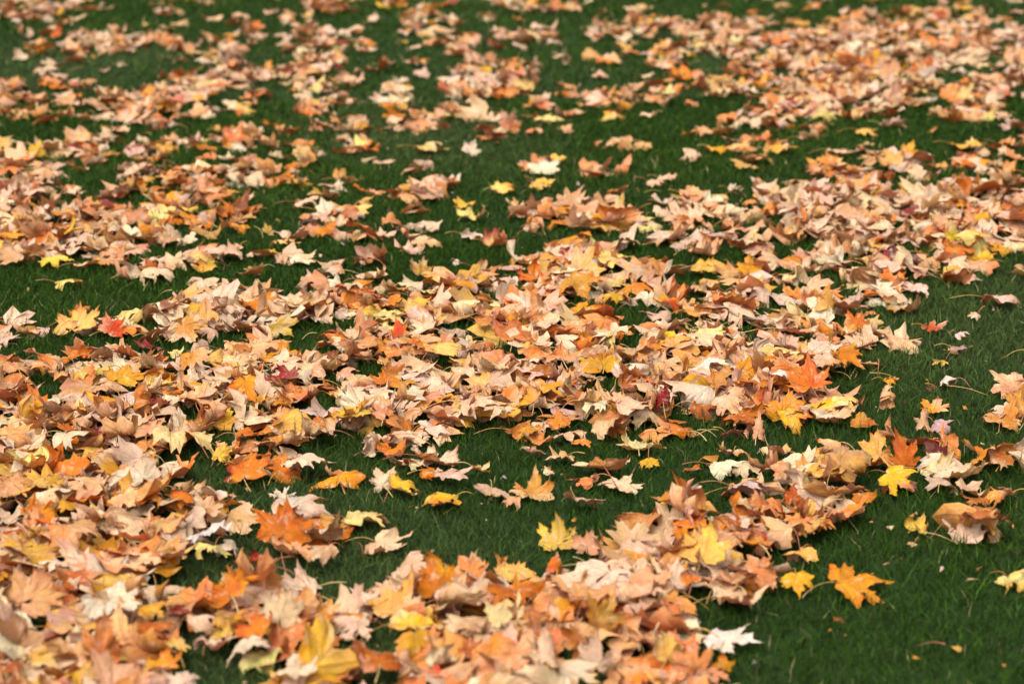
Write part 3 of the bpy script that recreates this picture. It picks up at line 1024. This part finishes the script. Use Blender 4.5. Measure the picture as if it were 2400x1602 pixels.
# ------------------------------------------------------------------ labels: how a leaf looks, and the leaf one can find it by
def centre_px(lf):
    px, py, d = project(lf.V)
    return (px.min() + px.max()) / 2, (py.min() + py.max()) / 2
marks = [(i, leaves[i].hero['short']) for i in chosen if leaves[i].hero is not None and leaves[i].hero['short']]
mark_xy = np.array([centre_px(leaves[i]) for i, _ in marks])
labels, used = {}, set()
for i in chosen:
    h = leaves[i].hero
    if h is not None and h['label']:
        labels[i] = h['label']; used.add(h['label'])
def look(lf):
    w = WORDS.get(lf.colour, lf.colour)
    if lf.rim: w += ' and ' + WORDS.get(lf.rim, lf.rim)
    return w
for i in chosen:
    if i in labels: continue
    lf = leaves[i]; cx, cy = centre_px(lf)
    big = np.ptp(project(lf.V)[0])
    local = 0.075 * (cy + 620) * 0.95
    size = 'small ' if big < local * 0.72 else 'large ' if big > local * 1.25 else ''
    dx, dy = cx - mark_xy[:, 0], (cy - mark_xy[:, 1]) * 1.6
    done = None
    for m in np.argsort(dx ** 2 + dy ** 2)[:8]:
        if abs(dx[m]) > abs(dy[m]): rel = 'right of' if dx[m] > 0 else 'left of'
        else: rel = 'in front of' if dy[m] > 0 else 'behind'
        for text in (f"{size}{look(lf)} {FORM_WORDS[lf.form]} leaf {rel} the {marks[m][1]}",):
            if text not in used and len(text.split()) <= 16: done = text; break
        if done: break
    labels[i] = done or f"{size}{look(lf)} leaf among the drift near the {marks[0][1]}"
    used.add(labels[i])

# ------------------------------------------------------------------ build the leaves
def build_leaf_object(i):
    lf = leaves[i]
    p = lf.V[0].copy(); p[2] = lf.V[:, 2].min()
    root = link('maple_leaf', None, None, tuple(p))
    root.empty_display_size = 0.02
    root['label'] = labels[i]; root['category'] = 'leaf'; root['group'] = 'fallen maple leaves on the lawn'
    V, T, col, uv, vein = leaf_faces(lf)
    link('blade', mesh_from('blade', V - p, T, MAT_LEAF, col, uv, vein), root)
    sv, st, sc_ = stem_mesh(lf, rng)
    link('stem', mesh_from('stem', sv - p, st, MAT_STEM, sc_), root)
for i in chosen: build_leaf_object(i)

def build_litter():
    cs = set(chosen)
    Vs, Ts, Cs, Us, Ws, Ms = [], [], [], [], [], []; n = 0
    for i, lf in enumerate(leaves):
        if i in cs: continue
        V, T, col, uv, vein = leaf_faces(lf)
        Vs.append(V); Ts.append(T + n); Cs.append(col); Us.append(uv); Ws.append(vein); Ms.append(np.zeros(len(T), int)); n += len(V)
        if lf.stem:
            sv, st, c = stem_mesh(lf, rng)
            Vs.append(sv); Ts.append(st + n); Cs.append(c); Us.append(np.zeros((len(sv), 3))); Ws.append(np.zeros(len(sv))); Ms.append(np.ones(len(st), int)); n += len(sv)
    me = mesh_from('leaf_litter', np.concatenate(Vs), np.concatenate(Ts), MAT_LEAF, np.concatenate(Cs), np.concatenate(Us), np.concatenate(Ws),
                   mat_index=np.concatenate(Ms), mat2=MAT_STEM)
    o = link('leaf_litter', me)
    o['kind'] = 'stuff'; o['category'] = 'leaf litter'; o['label'] = 'drifts of mixed tan and orange dry leaves over the lawn'
    return len(me.polygons)
n_litter = build_litter()

def build_crumbs():
    r = np.random.default_rng(21)
    Vs, Ts, Cs, Us, Ms = [], [], [], [], []; n = 0
    for k in range(620):                                  # broken bits of leaf
        y = 2.6 + 9.0 * r.uniform() ** 1.6; x = r.uniform(-1, 1) * (0.25 * y + 0.15)
        i, j = cells(np.array([[x, y]]))
        z = max(BASE[i, j][0] + r.uniform(0.016, 0.03), TOP[i, j][0] - 0.004)
        m = int(r.integers(5, 9)); a = np.sort(r.uniform(0, 6.283, m)); s = float(np.exp(r.normal(math.log(0.0060), 0.55)))
        rad = s * r.uniform(0.5, 1.2, m)
        P = np.c_[np.cos(a) * rad, np.sin(a) * rad * r.uniform(0.35, 1), r.normal(0, 0.25, m) * s]
        P = np.concatenate([[[0, 0, 0.2 * s]], P]) @ rot(r.uniform(0, 6.283), r.uniform(0, 0.7), r.uniform(0, 6.283), False).T + [x, y, z]
        P2 = np.concatenate([P, P - [0, 0, 0.0004]])
        f = [(0, 1 + q, 1 + (q + 1) % m) for q in range(m)]
        f += [(0 + m + 1, m + 2 + (q + 1) % m, m + 2 + q) for q in range(m)]
        f += [(1 + q, m + 2 + q, m + 2 + (q + 1) % m) for q in range(m)] + [(1 + q, m + 2 + (q + 1) % m, 1 + (q + 1) % m) for q in range(m)]
        c = COLS[str(r.choice(['palepink', 'tan', 'cream', 'rust', 'grey', 'goldpeach', 'ochre', 'darkbrown']))] * ALBEDO * 0.85
        Vs.append(P2); Ts.append(np.array(f) + n); Cs.append(np.tile(c, (len(P2), 1))); Us.append(P2 * 12); Ms.append(np.zeros(len(f), int)); n += len(P2)
    for k in range(150):                                  # loose stalks
        lf = Leaf(); y = 2.6 + 7.0 * r.uniform() ** 1.5; x = r.uniform(-1, 1) * (0.25 * y + 0.15)
        i, j = cells(np.array([[x, y]])); a = r.uniform(0, 6.283)
        z = TOP[i, j][0] + 0.002
        lf.detail = 0; lf.size = r.uniform(0.05, 0.10)
        lf.V = np.array([[x, y, z], [x + math.cos(a) * 0.05, y + math.sin(a) * 0.05, z]])
        sv, st, c = stem_mesh(lf, r)
        Vs.append(sv); Ts.append(st + n); Cs.append(c); Us.append(sv); Ms.append(np.ones(len(st), int)); n += len(sv)
    V = np.concatenate(Vs)
    o = link('leaf_debris', mesh_from('leaf_debris', V, np.concatenate(Ts), MAT_LEAF, np.concatenate(Cs), np.concatenate(Us), np.zeros(len(V)),
             mat_index=np.concatenate(Ms), mat2=MAT_STEM))
    o['kind'] = 'stuff'; o['category'] = 'debris'; o['label'] = 'tiny broken leaf bits and loose stalks scattered in the grass'
build_crumbs()

# ------------------------------------------------------------------ grass
def build_grass():
    r = np.random.default_rng(5)
    bands = [(2.4, 4.2, 1.35, 30000), (4.2, 6.0, 1.8, 26000), (6.0, 8.5, 2.4, 13500), (8.5, 14.2, 3.8, 4200)]
    bx, by = [], []
    for y0, y1, hx_, per in bands:
        n = int(2 * hx_ * (y1 - y0) * per)
        bx.append(r.uniform(-hx_, hx_, n)); by.append(r.uniform(y0, y1, n))
    x, y = np.concatenate(bx), np.concatenate(by)
    wdt = 0.243 * y + 0.32
    k = np.abs(x) < wdt
    x, y = x[k], y[k]
    ii, jj = cells(np.c_[x, y])
    base = BASE[ii, jj]
    low = LOWZ[ii, jj] - base
    # drop blades buried under heaps
    cover = TOP[ii, jj] - base
    k = ~((low < 0.020) & (cover > 0.055) & (r.uniform(0, 1, len(x)) < 0.85))
    x, y, base, low, ii, jj = x[k], y[k], base[k], low[k], ii[k], jj[k]
    cov = LOWZ < 8
    gap = ~cov
    near_gap = np.zeros_like(cov)
    for di in (-1, 0, 1):
        for dj in (-1, 0, 1): near_gap |= np.roll(np.roll(gap, di, 0), dj, 1)
    margin = cov & near_gap & (LOWZ - BASE < 0.035)
    n = len(x)
    patch = 0.5 + 0.5 * np.sin(x * 3.1 + 1.3 * np.sin(y * 2.2)) * np.sin(y * 2.7 + 1.1 * np.sin(x * 2.9))
    H = r.normal(0.027, 0.008, n).clip(0.010, 0.055) * (0.85 + 0.3 * patch)
    H = np.where(r.uniform(0, 1, n) < 0.04, H * r.uniform(1.2, 1.6, n), H)
    free = (~margin[ii, jj]) | (r.uniform(0, 1, n) < 0.45)             # blades at a leaf's margin partly stand up past it
    H = np.where(free & (~margin[ii, jj]), np.minimum(H, np.maximum(low * 0.92, 0.006)), np.where(free, np.minimum(H, np.maximum(low * 0.92, 0.006)), H))
    yaw = r.uniform(0, 6.283, n) + 0.8 * np.sin(3 * x + 2 * y)
    lean = np.abs(r.normal(0.65, 0.40, n)).clip(0, 1.6) * H
    lx, ly = np.cos(yaw) * lean, np.sin(yaw) * lean
    far = np.clip((y - 4.2) / 8.0, 0, 1)
    wd = r.uniform(0.0005, 0.0015, n) * (1 + 2.6 * far)
    wa = r.uniform(0, 6.283, n); ux, uy = np.cos(wa) * wd, np.sin(wa) * wd
    g = np.empty((n, 4, 3))
    for q, (sx, t) in enumerate(((0, 0), (-1, 0.45), (1, 0.45), (0, 1.0))):
        b = t * t
        g[:, q, 0] = x + ux * sx + lx * b; g[:, q, 1] = y + uy * sx + ly * b
        g[:, q, 2] = base - 0.002 + H * (t - 0.22 * b * np.minimum(lean / np.maximum(H, 1e-4), 1.8))
    a = np.arange(n)[:, None] * 4
    T = np.stack([a + [0, 2, 1], a + [1, 2, 3]], 1).reshape(-1, 3)
    v = r.normal(1.0, 0.42, n).clip(0.3, 2.4)
    mixv = r.uniform(0, 1, n) * 0.7 + 0.3 * patch
    c = (np.array([0.012, 0.037, 0.0045])[None] * (1 - mixv[:, None]) + np.array([0.039, 0.078, 0.008])[None] * mixv[:, None]) * v[:, None]
    worn = np.clip(np.sin(x * 1.9 - 0.9) * np.sin(y * 1.4 + 0.4 + 0.5 * np.sin(2 * x)) * 1.6 - 0.5, 0, 1)[:, None] * 0.40
    c = c * (1 - worn) + np.array([0.085, 0.110, 0.040])[None] * v[:, None] * worn
    dry = r.uniform(0, 1, n) < 0.010 + 0.012 * (patch > 0.8)
    c[dry] = np.array([0.24, 0.20, 0.09]) * v[dry][:, None]
    C = np.repeat(c[:, None], 4, 1)
    o = link('grass', mesh_from('grass', g.reshape(-1, 3), T, MAT_GRASS, C.reshape(-1, 3)))
    o['kind'] = 'stuff'; o['category'] = 'grass'; o['label'] = 'short dark green lawn grass between the fallen leaves'
    return len(T)
n_grass = build_grass()
print('leaves', len(leaves), 'heroes', len(HEROES), 'hero chosen', sum(leaves[i].hero is not None for i in chosen), 'litter tris', n_litter, 'grass tris', n_grass, 'min seen', min(seen[i] for i in chosen), 'dropped', len(drop), 'dup labels', 300 - len(set(labels.values())))
